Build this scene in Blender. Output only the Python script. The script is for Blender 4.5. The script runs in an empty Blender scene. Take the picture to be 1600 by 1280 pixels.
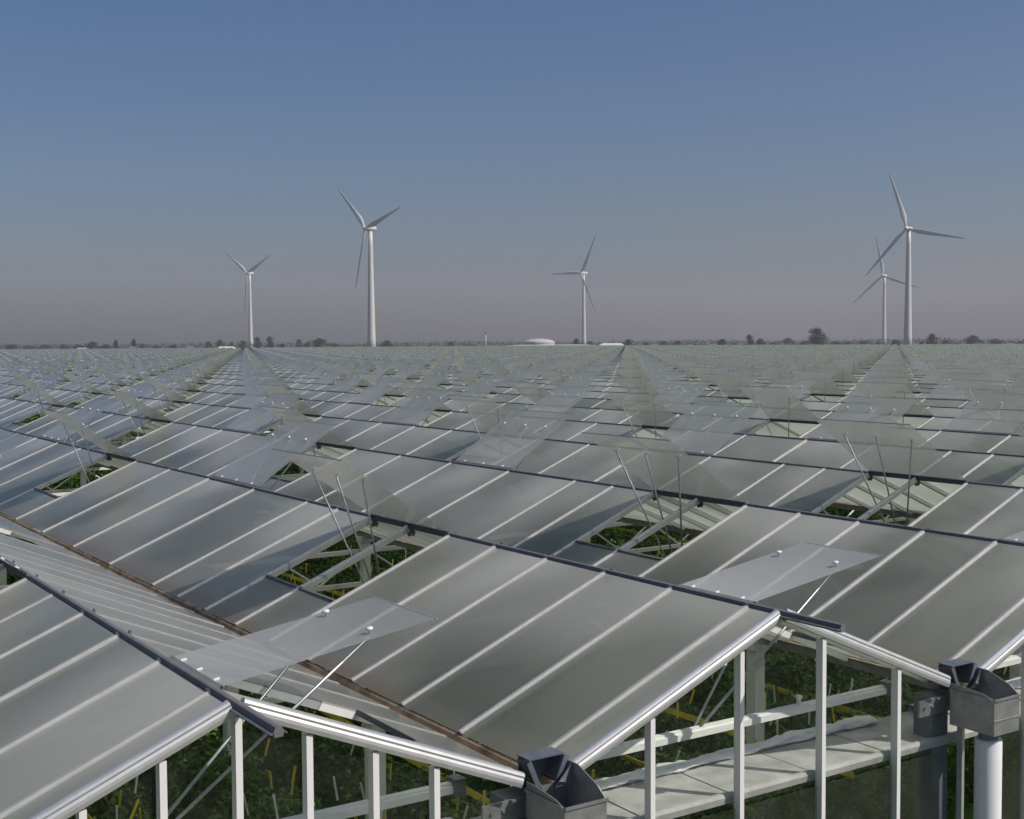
import bpy, math, random
from mathutils import Matrix, Vector, Euler

random.seed(7)
S = bpy.context.scene
COL = S.collection
R = math.radians

# ------------------------------------------------------------------ camera
ZR = 6.0                                   # height of the roof ridges above the ground
cam_d = bpy.data.cameras.new('camera'); cam = bpy.data.objects.new('camera', cam_d); COL.objects.link(cam)
CAM = Vector((-2.4622, -6.6856, ZR + 1.8801)); YAW, PITCH, ROLL = 0.5840, -0.0511, -0.0059
FWD = Vector((math.sin(YAW)*math.cos(PITCH), math.cos(YAW)*math.cos(PITCH), math.sin(PITCH)))
RT0 = Vector((math.cos(YAW), -math.sin(YAW), 0)); UP0 = RT0.cross(FWD)
RT = RT0*math.cos(ROLL) + UP0*math.sin(ROLL); UP = -RT0*math.sin(ROLL) + UP0*math.cos(ROLL)
m = Matrix((RT, UP, -FWD)).transposed().to_4x4(); m.translation = CAM
cam.matrix_world = m
FPX = 2006.7                               # focal length in pixels of the 1600 px wide photograph
cam_d.sensor_width = 36; cam_d.lens = FPX/1600*36
cam_d.clip_start = 0.1; cam_d.clip_end = 9000
S.camera = cam

# ------------------------------------------------------------------ sky, sun, exposure
SUN_AZ, SUN_EL = 141.0, 45.0
W_ = bpy.data.worlds.new('World'); S.world = W_; W_.use_nodes = True
wn = W_.node_tree; bg = wn.nodes['Background']
sky = wn.nodes.new('ShaderNodeTexSky'); sky.sky_type = 'NISHITA'; sky.sun_disc = False
sky.sun_elevation = R(SUN_EL); sky.sun_rotation = R(SUN_AZ)
sky.air_density = 1.0; sky.dust_density = 2.6; sky.ozone_density = 5.0
hsv = wn.nodes.new('ShaderNodeHueSaturation'); hsv.inputs['Saturation'].default_value = 1.2
wn.links.new(sky.outputs[0], hsv.inputs['Color']); tint = wn.nodes.new('ShaderNodeMixRGB'); tint.blend_type = 'MULTIPLY'; tint.inputs[0].default_value = 1.0; tint.inputs[2].default_value = (1.0, 0.972, 1.0, 1)
wn.links.new(hsv.outputs[0], tint.inputs[1]); wn.links.new(tint.outputs[0], bg.inputs[0]); bg.inputs[1].default_value = 0.087
sun_d = bpy.data.lights.new('sun', 'SUN'); sun_d.energy = 4.4; sun_d.angle = R(0.53); sun_d.color = (1.0, 0.94, 0.86)
sun = bpy.data.objects.new('sun', sun_d); COL.objects.link(sun)
sd = Vector((math.sin(R(SUN_AZ))*math.cos(R(SUN_EL)), math.cos(R(SUN_AZ))*math.cos(R(SUN_EL)), math.sin(R(SUN_EL))))
sun.rotation_euler = sd.to_track_quat('Z', 'Y').to_euler(); sun.location = (0, 0, 60)
S.view_settings.view_transform = 'Standard'; S.view_settings.look = 'None'
S.view_settings.exposure = -0.15; S.view_settings.gamma = 1.0; S.view_settings.use_curve_mapping = False
S.render.engine = 'CYCLES'
S.cycles.use_denoising = True; S.cycles.use_adaptive_sampling = True; S.cycles.adaptive_threshold = 0.02
S.cycles.max_bounces = 12; S.cycles.transmission_bounces = 10; S.cycles.transparent_max_bounces = 24
S.cycles.diffuse_bounces = 3; S.cycles.glossy_bounces = 4; S.cycles.volume_bounces = 0
S.cycles.caustics_reflective = False; S.cycles.caustics_refractive = False
S.cycles.sample_clamp_indirect = 6

# ------------------------------------------------------------------ projection helpers (culling / placing far things)
def project(P):
    d = Vector(P) - CAM; z = d.dot(FWD)
    if z < 0.2: return None
    return 800 + FPX*d.dot(RT)/z, 640 - FPX*d.dot(UP)/z, z
def at_depth(x, y, depth):
    return CAM + (FWD + RT*((x-800)/FPX) + UP*((640-y)/FPX))*depth

# ------------------------------------------------------------------ materials
MATS = {}
def new_mat(name):
    M = bpy.data.materials.new(name); M.use_nodes = True; nt = M.node_tree
    for n in list(nt.nodes): nt.nodes.remove(n)
    out = nt.nodes.new('ShaderNodeOutputMaterial')
    MATS[name] = M
    return M, nt, out
def N(nt, t, **kw):
    n = nt.nodes.new(t)
    for k, v in kw.items():
        if k in n.inputs: n.inputs[k].default_value = v
        else: setattr(n, k, v)
    return n
def surf(name, col, rough=0.5, metal=0.0, var=0.12, scale=6.0, bump=0.0, coord='Object', col2=None, spec=0.5):
    M, nt, out = new_mat(name)
    b = N(nt, 'ShaderNodeBsdfPrincipled'); b.inputs['Roughness'].default_value = rough; b.inputs['Metallic'].default_value = metal
    b.inputs['Specular IOR Level'].default_value = spec
    tc = N(nt, 'ShaderNodeTexCoord'); nz = N(nt, 'ShaderNodeTexNoise'); nz.inputs['Scale'].default_value = scale
    nz.inputs['Detail'].default_value = 5; nz.inputs['Roughness'].default_value = 0.62
    if coord == 'World':
        g = N(nt, 'ShaderNodeNewGeometry'); nt.links.new(g.outputs['Position'], nz.inputs['Vector'])
    else: nt.links.new(tc.outputs[coord], nz.inputs['Vector'])
    r = N(nt, 'ShaderNodeValToRGB'); r.color_ramp.elements[0].position = 0.3; r.color_ramp.elements[1].position = 0.72
    c2 = col2 or tuple(min(1, c*(1+var)) for c in col)
    r.color_ramp.elements[0].color = (*[c*(1-var) for c in col], 1); r.color_ramp.elements[1].color = (*c2, 1)
    nt.links.new(nz.outputs['Fac'], r.inputs['Fac']); nt.links.new(r.outputs['Color'], b.inputs['Base Color'])
    if bump:
        bp = N(nt, 'ShaderNodeBump'); bp.inputs['Strength'].default_value = bump; bp.inputs['Distance'].default_value = 0.02
        nt.links.new(nz.outputs['Fac'], bp.inputs['Height']); nt.links.new(bp.outputs['Normal'], b.inputs['Normal'])
    nt.links.new(b.outputs['BSDF'], out.inputs['Surface'])
    return M

surf('white_paint', (0.80, 0.79, 0.76), 0.38, 0.0, 0.05, 9)
surf('aluminium', (0.66, 0.655, 0.645), 0.38, 0.6, 0.08, 14)
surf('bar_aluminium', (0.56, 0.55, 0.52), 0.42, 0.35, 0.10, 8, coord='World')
surf('bar_dimmed', (0.27, 0.265, 0.25), 0.85, 0.0, 0.15, 6, coord='World', spec=0.15)  # same bars on the right slopes, dimming of their sunlit stripes put into the colour
surf('ridge_dark', (0.15, 0.15, 0.152), 0.65, 0.0, 0.18, 7, coord='World')
surf('bracket_dark', (0.13, 0.14, 0.155), 0.5, 0.3, 0.15, 9)
surf('galvanised', (0.34, 0.345, 0.34), 0.42, 0.55, 0.22, 9, 0.15)
surf('galvanised_shaded', (0.16, 0.18, 0.21), 0.5, 0.4, 0.22, 6, 0.1)  # galvanised steel with its bluish shade put into the colour
surf('gutter_steel', (0.34, 0.26, 0.18), 0.8, 0.0, 0.4, 5, 0.3, coord='World', col2=(0.56, 0.46, 0.34), spec=0.2)
surf('pipe_white', (0.78, 0.78, 0.78), 0.4, 0.0, 0.05, 4)
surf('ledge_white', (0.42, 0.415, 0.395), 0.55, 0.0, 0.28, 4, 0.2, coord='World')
surf('film_white', (0.78, 0.78, 0.76), 0.35, 0.0, 0.08, 12, 0.4)
surf('yellow_tape', (0.85, 0.64, 0.04), 0.5, 0.0, 0.2, 8)
surf('twine_white', (0.84, 0.84, 0.78), 0.6, 0.0, 0.12, 20)
surf('turbine_white', (0.62, 0.605, 0.57), 0.5, 0.0, 0.05, 0.05)
surf('turbine_blade', (0.62, 0.62, 0.62), 0.5, 0.0, 0.05, 0.05)
surf('rod_steel', (0.42, 0.43, 0.44), 0.4, 0.7, 0.12, 20)
surf('ground_field', (0.055, 0.075, 0.03), 0.9, 0.0, 0.35, 0.02, coord='World')
surf('pale_floor', (0.42, 0.43, 0.40), 0.95, 0.0, 0.4, 1.5, coord='World')  # pale ground foil, lightened to bounce light up into the greenhouse
surf('shed_white', (0.66, 0.65, 0.62), 0.6, 0.0, 0.08, 0.2)
surf('dome_beige', (0.46, 0.44, 0.42), 0.7, 0.0, 0.08, 0.2)
surf('shed_grey', (0.42, 0.44, 0.45), 0.6, 0.0, 0.08, 0.2)
surf('shed_dark', (0.12, 0.12, 0.13), 0.6, 0.0, 0.08, 0.2)  # plain dark tone for windows, chimney cap, weather mast and entrance
surf('brick_far', (0.22, 0.13, 0.10), 0.8, 0.0, 0.15, 0.3)
surf('bark', (0.10, 0.075, 0.055), 0.9, 0.0, 0.3, 1.0)

def leaf_mat(name, col, col2, trans=0.35, rough=0.5):
    M, nt, out = new_mat(name)
    d = N(nt, 'ShaderNodeBsdfPrincipled'); d.inputs['Roughness'].default_value = rough; d.inputs['Specular IOR Level'].default_value = 0.35
    t = N(nt, 'ShaderNodeBsdfTranslucent'); mx = N(nt, 'ShaderNodeMixShader'); mx.inputs[0].default_value = trans
    g = N(nt, 'ShaderNodeNewGeometry')
    r = N(nt, 'ShaderNodeValToRGB'); r.color_ramp.elements[0].color = (*col, 1); r.color_ramp.elements[1].color = (*col2, 1)
    nt.links.new(g.outputs['Random Per Island'], r.inputs['Fac'])
    nt.links.new(r.outputs['Color'], d.inputs['Base Color']); nt.links.new(r.outputs['Color'], t.inputs['Color'])
    nt.links.new(d.outputs[0], mx.inputs[1]); nt.links.new(t.outputs[0], mx.inputs[2]); nt.links.new(mx.outputs[0], out.inputs['Surface'])
leaf_mat('crop_leaf', (0.024, 0.062, 0.013), (0.19, 0.33, 0.065), 0.42)
leaf_mat('tree_leaf', (0.030, 0.042, 0.022), (0.060, 0.075, 0.036), 0.2, 0.7)
leaf_mat('tree_leaf_olive', (0.050, 0.058, 0.026), (0.095, 0.095, 0.045), 0.2, 0.7)

OFFX = 11.3
def roof_glass(name, d0=0.20, d1=0.60, tsp=0.45, tsl=0.50, dcol=(0.56, 0.55, 0.51), tcol=(0.80, 0.82, 0.78), fres=0.85):
    """diffusing greenhouse glass: Fresnel sky reflection over scattered transmission, dust and gutter-side dirt"""
    M, nt, out = new_mat(name); L = nt.links
    uv = N(nt, 'ShaderNodeUVMap'); sep = N(nt, 'ShaderNodeSeparateXYZ'); L.new(uv.outputs['UV'], sep.inputs[0])
    geo = N(nt, 'ShaderNodeNewGeometry')
    nz = N(nt, 'ShaderNodeTexNoise'); nz.inputs['Scale'].default_value = 0.5; nz.inputs['Detail'].default_value = 1.6
    off = N(nt, 'ShaderNodeVectorMath', operation='ADD'); off.inputs[1].default_value = (OFFX, 4.7, 0); L.new(geo.outputs['Position'], off.inputs[0]); L.new(off.outputs[0], nz.inputs['Vector'])
    nz2 = N(nt, 'ShaderNodeTexNoise'); nz2.inputs['Scale'].default_value = 14; nz2.inputs['Detail'].default_value = 5
    L.new(geo.outputs['Position'], nz2.inputs['Vector'])
    refr = N(nt, 'ShaderNodeBsdfRefraction'); refr.distribution = 'GGX'; refr.inputs['IOR'].default_value = 1.18
    refr.inputs['Roughness'].default_value = 0.62; refr.inputs['Color'].default_value = (0.84, 0.91, 0.83, 1)
    transp = N(nt, 'ShaderNodeBsdfTransparent'); transp.inputs['Color'].default_value = (0.9, 0.93, 0.91, 1)
    transl = N(nt, 'ShaderNodeBsdfTranslucent'); transl.inputs['Color'].default_value = (*tcol, 1)
    diff = N(nt, 'ShaderNodeBsdfDiffuse')
    # dust colour, rust-brown towards the gutter
    dc = N(nt, 'ShaderNodeMixRGB'); dc.inputs[1].default_value = (*dcol, 1); dc.inputs[2].default_value = (0.36, 0.28, 0.21, 1)
    L.new(dc.outputs[0], diff.inputs['Color'])
    st = N(nt, 'ShaderNodeMapRange'); st.inputs['From Min'].default_value = 1.70; st.inputs['From Max'].default_value = 2.08; st.clamp = True
    wob = N(nt, 'ShaderNodeMath', operation='MULTIPLY_ADD'); wob.inputs[1].default_value = 0.5; L.new(nz.outputs['Fac'], wob.inputs[0]); L.new(sep.outputs['Y'], wob.inputs[2])
    wo2 = N(nt, 'ShaderNodeMath', operation='ADD'); wo2.inputs[1].default_value = -0.25; L.new(wob.outputs[0], wo2.inputs[0])
    L.new(wo2.outputs[0], st.inputs['Value'])
    stp = N(nt, 'ShaderNodeMath', operation='POWER'); stp.inputs[1].default_value = 1.7; L.new(st.outputs[0], stp.inputs[0])
    L.new(stp.outputs[0], dc.inputs[0])
    # share of the diffuse layer: patchy, falling off from ridge to gutter
    da = N(nt, 'ShaderNodeMapRange'); da.inputs['To Min'].default_value = d0; da.inputs['To Max'].default_value = d1
    da.inputs['From Min'].default_value = 0.36; da.inputs['From Max'].default_value = 0.66; L.new(nz.outputs['Fac'], da.inputs['Value'])
    da2 = N(nt, 'ShaderNodeMath', operation='MULTIPLY_ADD'); da2.inputs[1].default_value = 0.22; L.new(stp.outputs[0], da2.inputs[0]); 
    gr = N(nt, 'ShaderNodeMapRange'); gr.inputs['From Max'].default_value = 2.0; gr.inputs['To Min'].default_value = 1.25; gr.inputs['To Max'].default_value = 0.46; L.new(sep.outputs['Y'], gr.inputs['Value'])
    dg = N(nt, 'ShaderNodeMath', operation='MULTIPLY'); L.new(da.outputs[0], dg.inputs[0]); L.new(gr.outputs[0], dg.inputs[1]); 
    sp3 = N(nt, 'ShaderNodeSeparateXYZ'); L.new(geo.outputs['Position'], sp3.inputs[0]); cmb = N(nt, 'ShaderNodeCombineXYZ')
    my = N(nt, 'ShaderNodeMath', operation='MULTIPLY'); my.inputs[1].default_value = 9.0; L.new(sp3.outputs['Y'], my.inputs[0])
    mx2 = N(nt, 'ShaderNodeMath', operation='MULTIPLY'); mx2.inputs[1].default_value = 0.55; L.new(sp3.outputs['X'], mx2.inputs[0])
    L.new(my.outputs[0], cmb.inputs['X']); L.new(mx2.outputs[0], cmb.inputs['Y'])
    nz3 = N(nt, 'ShaderNodeTexNoise'); nz3.inputs['Scale'].default_value = 1.0; nz3.inputs['Detail'].default_value = 3; L.new(cmb.outputs[0], nz3.inputs['Vector'])
    s3 = N(nt, 'ShaderNodeMapRange'); s3.inputs['From Min'].default_value = 0.3; s3.inputs['From Max'].default_value = 0.7; s3.inputs['To Min'].default_value = 0.965; s3.inputs['To Max'].default_value = 1.035; L.new(nz3.outputs['Fac'], s3.inputs['Value'])
    oi = N(nt, 'ShaderNodeObjectInfo'); o3 = N(nt, 'ShaderNodeMapRange'); o3.inputs['To Min'].default_value = 0.86; o3.inputs['To Max'].default_value = 1.14; L.new(oi.outputs['Random'], o3.inputs['Value'])
    q3 = N(nt, 'ShaderNodeMath', operation='MULTIPLY'); L.new(s3.outputs[0], q3.inputs[0]); L.new(o3.outputs[0], q3.inputs[1])
    q4 = N(nt, 'ShaderNodeMath', operation='MULTIPLY'); L.new(dg.outputs[0], q4.inputs[0]); L.new(q3.outputs[0], q4.inputs[1]); L.new(q4.outputs[0], da2.inputs[2])
    a = N(nt, 'ShaderNodeMixShader'); a.inputs[0].default_value = tsp; L.new(refr.outputs[0], a.inputs[1]); L.new(transp.outputs[0], a.inputs[2])
    b = N(nt, 'ShaderNodeMixShader'); b.inputs[0].default_value = tsl; L.new(a.outputs[0], b.inputs[1]); L.new(transl.outputs[0], b.inputs[2])
    c = N(nt, 'ShaderNodeMixShader'); L.new(da2.outputs[0], c.inputs[0]); L.new(b.outputs[0], c.inputs[1]); L.new(diff.outputs[0], c.inputs[2])
    gl = N(nt, 'ShaderNodeBsdfGlossy'); gl.inputs['Color'].default_value = (0.95, 0.95, 0.95, 1)
    rr = N(nt, 'ShaderNodeMapRange'); rr.inputs['To Min'].default_value = 0.17; rr.inputs['To Max'].default_value = 0.30; L.new(nz2.outputs['Fac'], rr.inputs['Value'])
    L.new(rr.outputs[0], gl.inputs['Roughness'])
    fr = N(nt, 'ShaderNodeFresnel'); fr.inputs['IOR'].default_value = 1.5
    # back faces see the inverse index: keep the sheet symmetric
    fi = N(nt, 'ShaderNodeMapRange'); fi.inputs['To Min'].default_value = 1.5; fi.inputs['To Max'].default_value = 1/1.5
    L.new(geo.outputs['Backfacing'], fi.inputs['Value']); L.new(fi.outputs[0], fr.inputs['IOR'])
    f2 = N(nt, 'ShaderNodeMath', operation='MULTIPLY', use_clamp=True); f2.inputs[1].default_value = fres; L.new(fr.outputs[0], f2.inputs[0])
    d = N(nt, 'ShaderNodeMixShader'); L.new(f2.outputs[0], d.inputs[0]); L.new(c.outputs[0], d.inputs[1]); L.new(gl.outputs[0], d.inputs[2])
    L.new(d.outputs[0], out.inputs['Surface'])
roof_glass('roof_glass', 0.20, 0.47, 0.18, 0.50, (0.66, 0.65, 0.57), (0.76, 0.84, 0.71), 0.80)
roof_glass('vent_glass', 0.30, 0.39, 0.52, 0.12, (0.62, 0.61, 0.57), (0.80, 0.82, 0.78), 0.75)
M, nt, out = new_mat('glass_back')        # clear inner face of the coated sheets
tb = N(nt, 'ShaderNodeBsdfTransparent'); tb.inputs['Color'].default_value = (0.975, 0.985, 0.98, 1); nt.links.new(tb.outputs[0], out.inputs['Surface'])

def clear_glass(name, refl=1.0, tint=(0.93, 0.96, 0.94), rough=0.02, dust=0.02):
    M, nt, out = new_mat(name); L = nt.links
    tr = N(nt, 'ShaderNodeBsdfTransparent'); tr.inputs['Color'].default_value = (*tint, 1)
    df = N(nt, 'ShaderNodeBsdfDiffuse'); df.inputs['Color'].default_value = (0.5, 0.5, 0.47, 1)
    gl = N(nt, 'ShaderNodeBsdfGlossy'); gl.inputs['Roughness'].default_value = rough
    geo = N(nt, 'ShaderNodeNewGeometry')
    nz = N(nt, 'ShaderNodeTexNoise'); nz.inputs['Scale'].default_value = 3; L.new(geo.outputs['Position'], nz.inputs['Vector'])
    mr = N(nt, 'ShaderNodeMapRange'); mr.inputs['From Min'].default_value = 0.35; mr.inputs['From Max'].default_value = 0.8
    mr.inputs['To Min'].default_value = dust*0.5; mr.inputs['To Max'].default_value = dust*3; L.new(nz.outputs['Fac'], mr.inputs['Value'])
    m0 = N(nt, 'ShaderNodeMixShader'); L.new(mr.outputs[0], m0.inputs[0]); L.new(tr.outputs[0], m0.inputs[1]); L.new(df.outputs[0], m0.inputs[2])
    lw = N(nt, 'ShaderNodeFresnel'); fi = N(nt, 'ShaderNodeMapRange'); fi.inputs['To Min'].default_value = 1.5; fi.inputs['To Max'].default_value = 1/1.5
    L.new(geo.outputs['Backfacing'], fi.inputs['Value']); L.new(fi.outputs[0], lw.inputs['IOR'])
    f2 = N(nt, 'ShaderNodeMath', operation='MULTIPLY', use_clamp=True); f2.inputs[1].default_value = refl; L.new(lw.outputs[0], f2.inputs[0])
    m1 = N(nt, 'ShaderNodeMixShader'); L.new(f2.outputs[0], m1.inputs[0]); L.new(m0.outputs[0], m1.inputs[1]); L.new(gl.outputs[0], m1.inputs[2])
    L.new(m1.outputs[0], out.inputs['Surface'])
clear_glass('gable_glass', 0.25, (0.97, 0.98, 0.97), 0.02, 0.006)
clear_glass('wall_glass', 1.4, (0.80, 0.85, 0.78), 0.08, 0.012)

# ------------------------------------------------------------------ mesh builder
class MB:
    def __init__(s): s.v = []; s.f = []; s.uv = []; s.mi = []; s.M = Matrix()
    def _add(s, vs, fs, uvs=None, mi=0):
        o = len(s.v); s.v += [tuple(s.M @ Vector(p)) for p in vs]
        for i, f in enumerate(fs):
            s.f.append(tuple(o+j for j in f)); s.mi.append(mi)
            s.uv.append([(uvs[j] if uvs else (0.0, 0.0)) for j in f])
    def box(s, x0, x1, y0, y1, z0, z1, mi=0, uv=False):
        vs = [(x0,y0,z0),(x1,y0,z0),(x1,y1,z0),(x0,y1,z0),(x0,y0,z1),(x1,y0,z1),(x1,y1,z1),(x0,y1,z1)]
        fs = [(0,3,2,1),(4,5,6,7),(0,1,5,4),(1,2,6,5),(2,3,7,6),(3,0,4,7)]
        s._add(vs, fs, [(p[1], p[0]) for p in vs] if uv else None, mi)
    def pane(s, x0, x1, y0, y1, z0, z1):
        s.box(x0, x1, y0, y1, z0, z1, 1, True); s.mi[-5] = 0      # outer face carries the coating, the rest is clear
    def quad(s, a, b, c, d, mi=0, uvs=None): s._add([a, b, c, d], [(0,1,2,3)], uvs, mi)
    def prism(s, prof, a, b, up=(0,0,1), mi=0, caps=True):
        """extrude the 2-D profile [(side, up)] from a to b"""
        a = Vector(a); b = Vector(b); d = (b-a).normalized(); side = d.cross(Vector(up))
        if side.length < 1e-6: side = Vector((1,0,0))
        side.normalize(); u = side.cross(d)
        n = len(prof); vs = [a + side*p[0] + u*p[1] for p in prof] + [b + side*p[0] + u*p[1] for p in prof]
        fs = [(i, (i+1) % n, n+(i+1) % n, n+i) for i in range(n)]
        if caps: fs += [tuple(range(n-1, -1, -1)), tuple(range(n, 2*n))]
        s._add(vs, fs, None, mi)
    def rod(s, a, b, r, n=6, mi=0, r2=None):
        a = Vector(a); b = Vector(b); d = (b-a).normalized()
        t = Vector((0,0,1)) if abs(d.z) < 0.95 else Vector((1,0,0))
        u = d.cross(t).normalized(); w = u.cross(d); r2 = r if r2 is None else r2
        cs = [(math.cos(2*math.pi*i/n), math.sin(2*math.pi*i/n)) for i in range(n)]
        vs = [a + u*(c*r) + w*(q*r) for c, q in cs] + [b + u*(c*r2) + w*(q*r2) for c, q in cs]
        fs = [(i, n+i, n+(i+1) % n, (i+1) % n) for i in range(n)] + [tuple(range(n)), tuple(range(2*n-1, n-1, -1))]
        s._add(vs, fs, None, mi)
    def lathe(s, prof, n=10, mi=0, c=(0,0,0)):
        vs = []; fs = []
        for r, z in prof:
            vs += [(c[0]+r*math.cos(2*math.pi*i/n), c[1]+r*math.sin(2*math.pi*i/n), c[2]+z) for i in range(n)]
        for k in range(len(prof)-1):
            fs += [(k*n+i, k*n+(i+1) % n, (k+1)*n+(i+1) % n, (k+1)*n+i) for i in range(n)]
        fs += [tuple(range(n-1, -1, -1)), tuple(range((len(prof)-1)*n, len(prof)*n))]
        s._add(vs, fs, None, mi)
    def mesh(s, name, mats, smooth=False):
        me = bpy.data.meshes.new(name); me.from_pydata(s.v, [], s.f)
        for mm in ([mats] if isinstance(mats, str) else mats): me.materials.append(MATS[mm])
        me.polygons.foreach_set('material_index', s.mi)
        ul = me.uv_layers.new(name='UVMap'); flat = [c for f in s.uv for p in f for c in p]
        ul.data.foreach_set('uv', flat)
        if smooth: me.polygons.foreach_set('use_smooth', [True]*len(s.f))
        me.update(); return me
    def build(s, name, mats, parent=None, smooth=False):
        return link(name, s.mesh(name, mats, smooth), parent)
def link(name, data, parent=None, M=None):
    o = bpy.data.objects.new(name, data); COL.objects.link(o)
    if M is not None: o.matrix_world = M
    if parent is not None: o.parent = parent
    return o
def tag(o, label=None, cat=None, group=None, kind=None):
    if label: o['label'] = label
    if cat: o['category'] = cat
    if group: o['group'] = group
    if kind: o['kind'] = kind
    return o
def empty(name, loc=(0,0,0), parent=None):
    o = bpy.data.objects.new(name, None); o.location = loc; o.empty_display_size = 0.3; COL.objects.link(o)
    if parent is not None: o.parent = parent
    return o

# ------------------------------------------------------------------ roof constants (metres)
SP = 4.0; HS = SP/2; RISE = 0.837; P = 0.8358          # span, half span, rise, narrow pane width
ANG = math.atan2(RISE, HS); SL = math.hypot(HS, RISE)
GY = -0.349*P                                          # gable plane
S0, S1 = 0.045, SL*(HS-0.058)/HS                       # glass starts / ends along the slope
LV, LOPEN = 1.42, 1.37                                 # vent leaf length, roof opening length
K0, K1 = -3, 104                                       # ridges
YEND = 640.0
ZG = ZR - RISE                                         # valley line height
def slope_matrix(k, side, y, ang=None):
    a = ANG if ang is None else ang
    Rm = Euler((0, a, 0 if side > 0 else math.pi), 'XYZ').to_matrix().to_4x4()
    return Matrix.Translation((k*SP, y, ZR)) @ Rm
def rafters(nmax):
    r = [float(i) for i in range(0, 10)]; n = 11
    while n <= nmax: r.append(float(n)); n += 2
    return r
def is_vent(side, n0, n1):
    mid = (n0+n1)/2
    if side < 0: return (mid-5) % 12 < 2 and mid > 5
    return (mid-11) % 12 < 2 and mid > -0.01

# ------------------------------------------------------------------ ground
mb = MB(); mb.quad((-4000,-4000,0),(4000,-4000,0),(4000,4000,0),(-4000,4000,0))
tag(mb.build('ground', 'ground_field'), kind='structure')
mb = MB(); mb.quad((K0*SP-2, GY, 0.004),(K1*SP+2, GY, 0.004),(K1*SP+2, YEND, 0.004),(K0*SP-2, YEND, 0.004))
tag(mb.build('greenhouse_floor', 'pale_floor'), kind='structure')

# ------------------------------------------------------------------ greenhouse
GH = empty('greenhouse'); tag(GH, 'vast glass greenhouse of many low ridges with hundreds of open roof vents', 'greenhouse')

# ridge beams and gutters, one per span
def ridge_mesh():
    mb = MB(); a, b = (0, -0.87, 0), (0, YEND, 0)
    mb.prism([(-0.024,-0.040),(0.024,-0.040),(0.028,-0.010),(0.021,0.000),(0.018,0.010),(0.008,0.014),(-0.008,0.014),(-0.018,0.010),(-0.021,0.000),(-0.028,-0.010)], a, b)
    mb.prism([(-0.044,-0.028),(-0.031,-0.020),(-0.031,-0.015),(-0.046,-0.023)], a, b)
    mb.prism([(0.031,-0.020),(0.044,-0.028),(0.046,-0.023),(0.031,-0.015)], a, b)
    return mb.mesh('ridge_beam', 'ridge_dark')
def gutter_mesh():
    mb = MB(); a, b = (0, GY-0.02, 0), (0, YEND, 0)
    # open trough with lips, wall thickness 4 mm
    o = [(-0.066,0.014),(-0.052,0.018),(-0.040,0.008),(-0.030,-0.070),(0.030,-0.070),(0.040,0.008),(0.052,0.018),(0.066,0.014)]
    i = [(0.066,0.007),(0.053,0.011),(0.046,0.002),(0.036,-0.077),(-0.036,-0.077),(-0.046,0.002),(-0.053,0.011),(-0.066,0.007)]
    mb.prism(o+i, a, b); mb.mi = [0 if q < len(o)-1 else 1 for q in range(len(mb.f))]
    return mb.mesh('gutter', ['gutter_steel', 'galvanised'])
RM, GM = ridge_mesh(), gutter_mesh()
for k in range(K0, K1+1):
    link('ridge_beam', RM, GH).location = (k*SP, 0, ZR)
    link('gutter', GM, GH).location = (k*SP+HS, 0, ZG)

# --- panes
ZK, ZN = 11, 41                                        # near zone: ridges up to ZK, rafters up to ZN
RAF = rafters(ZN)
def pane_mesh(w, s0, s1):
    mb = MB(); mb.pane(s0, s1, -w/2, w/2, -0.003, 0.003); return mb.mesh('roof_pane', ['roof_glass', 'glass_back'])
PM = {}
def get_pane(w, s0, s1):
    key = (round(w, 3), s0, s1)
    if key not in PM: PM[key] = pane_mesh(w, s0, s1)
    return PM[key]
specs = []
for k in range(K0, ZK+1):
    for side in (-1, 1):
        edges = [GY/P] + RAF
        for n0, n1 in zip(edges[:-1], edges[1:]):
            s0 = LOPEN+0.012 if is_vent(side, n0, n1) else S0
            M = slope_matrix(k, side, (n0+n1)/2*P)
            c = M @ Vector(((s0+S1)/2, 0, 0)); pr = project(c)
            cs = [project(M @ Vector((s, t*(n1-n0)*P/2, 0))) for s in (s0, S1) for t in (-1, 1)]
            area = 0
            if all(cs):
                q = [(x[0], x[1]) for x in cs]
                area = abs((q[3][0]-q[0][0])*(q[2][1]-q[1][1]) - (q[2][0]-q[1][0])*(q[3][1]-q[0][1]))/2
                if max(x for x, y in q) < -60 or min(x for x, y in q) > 1660 or min(y for x, y in q) > 1330: area = 0
            specs.append((area, k, side, n0, n1, s0))
specs.sort(key=lambda t: -t[0])
rest = MB()
for i, (area, k, side, n0, n1, s0) in enumerate(specs):
    w = (n1-n0)*P - 0.012
    jit = Matrix.Rotation(R(random.uniform(-0.35, 0.35)), 4, 'X') @ Matrix.Rotation(R(random.uniform(-0.25, 0.25)), 4, 'Y')
    M = slope_matrix(k, side, (n0+n1)/2*P)
    c = Matrix.Translation(((s0+S1)/2, 0, 0)); M = M @ c @ jit @ c.inverted()
    if i < 290 and area > 40:
        link('roof_pane', get_pane(w, s0, S1), GH, M)
    else:
        rest.M = M; rest.pane(s0, S1, -w/2, w/2, -0.003, 0.003)
rest.M = Matrix()
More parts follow.
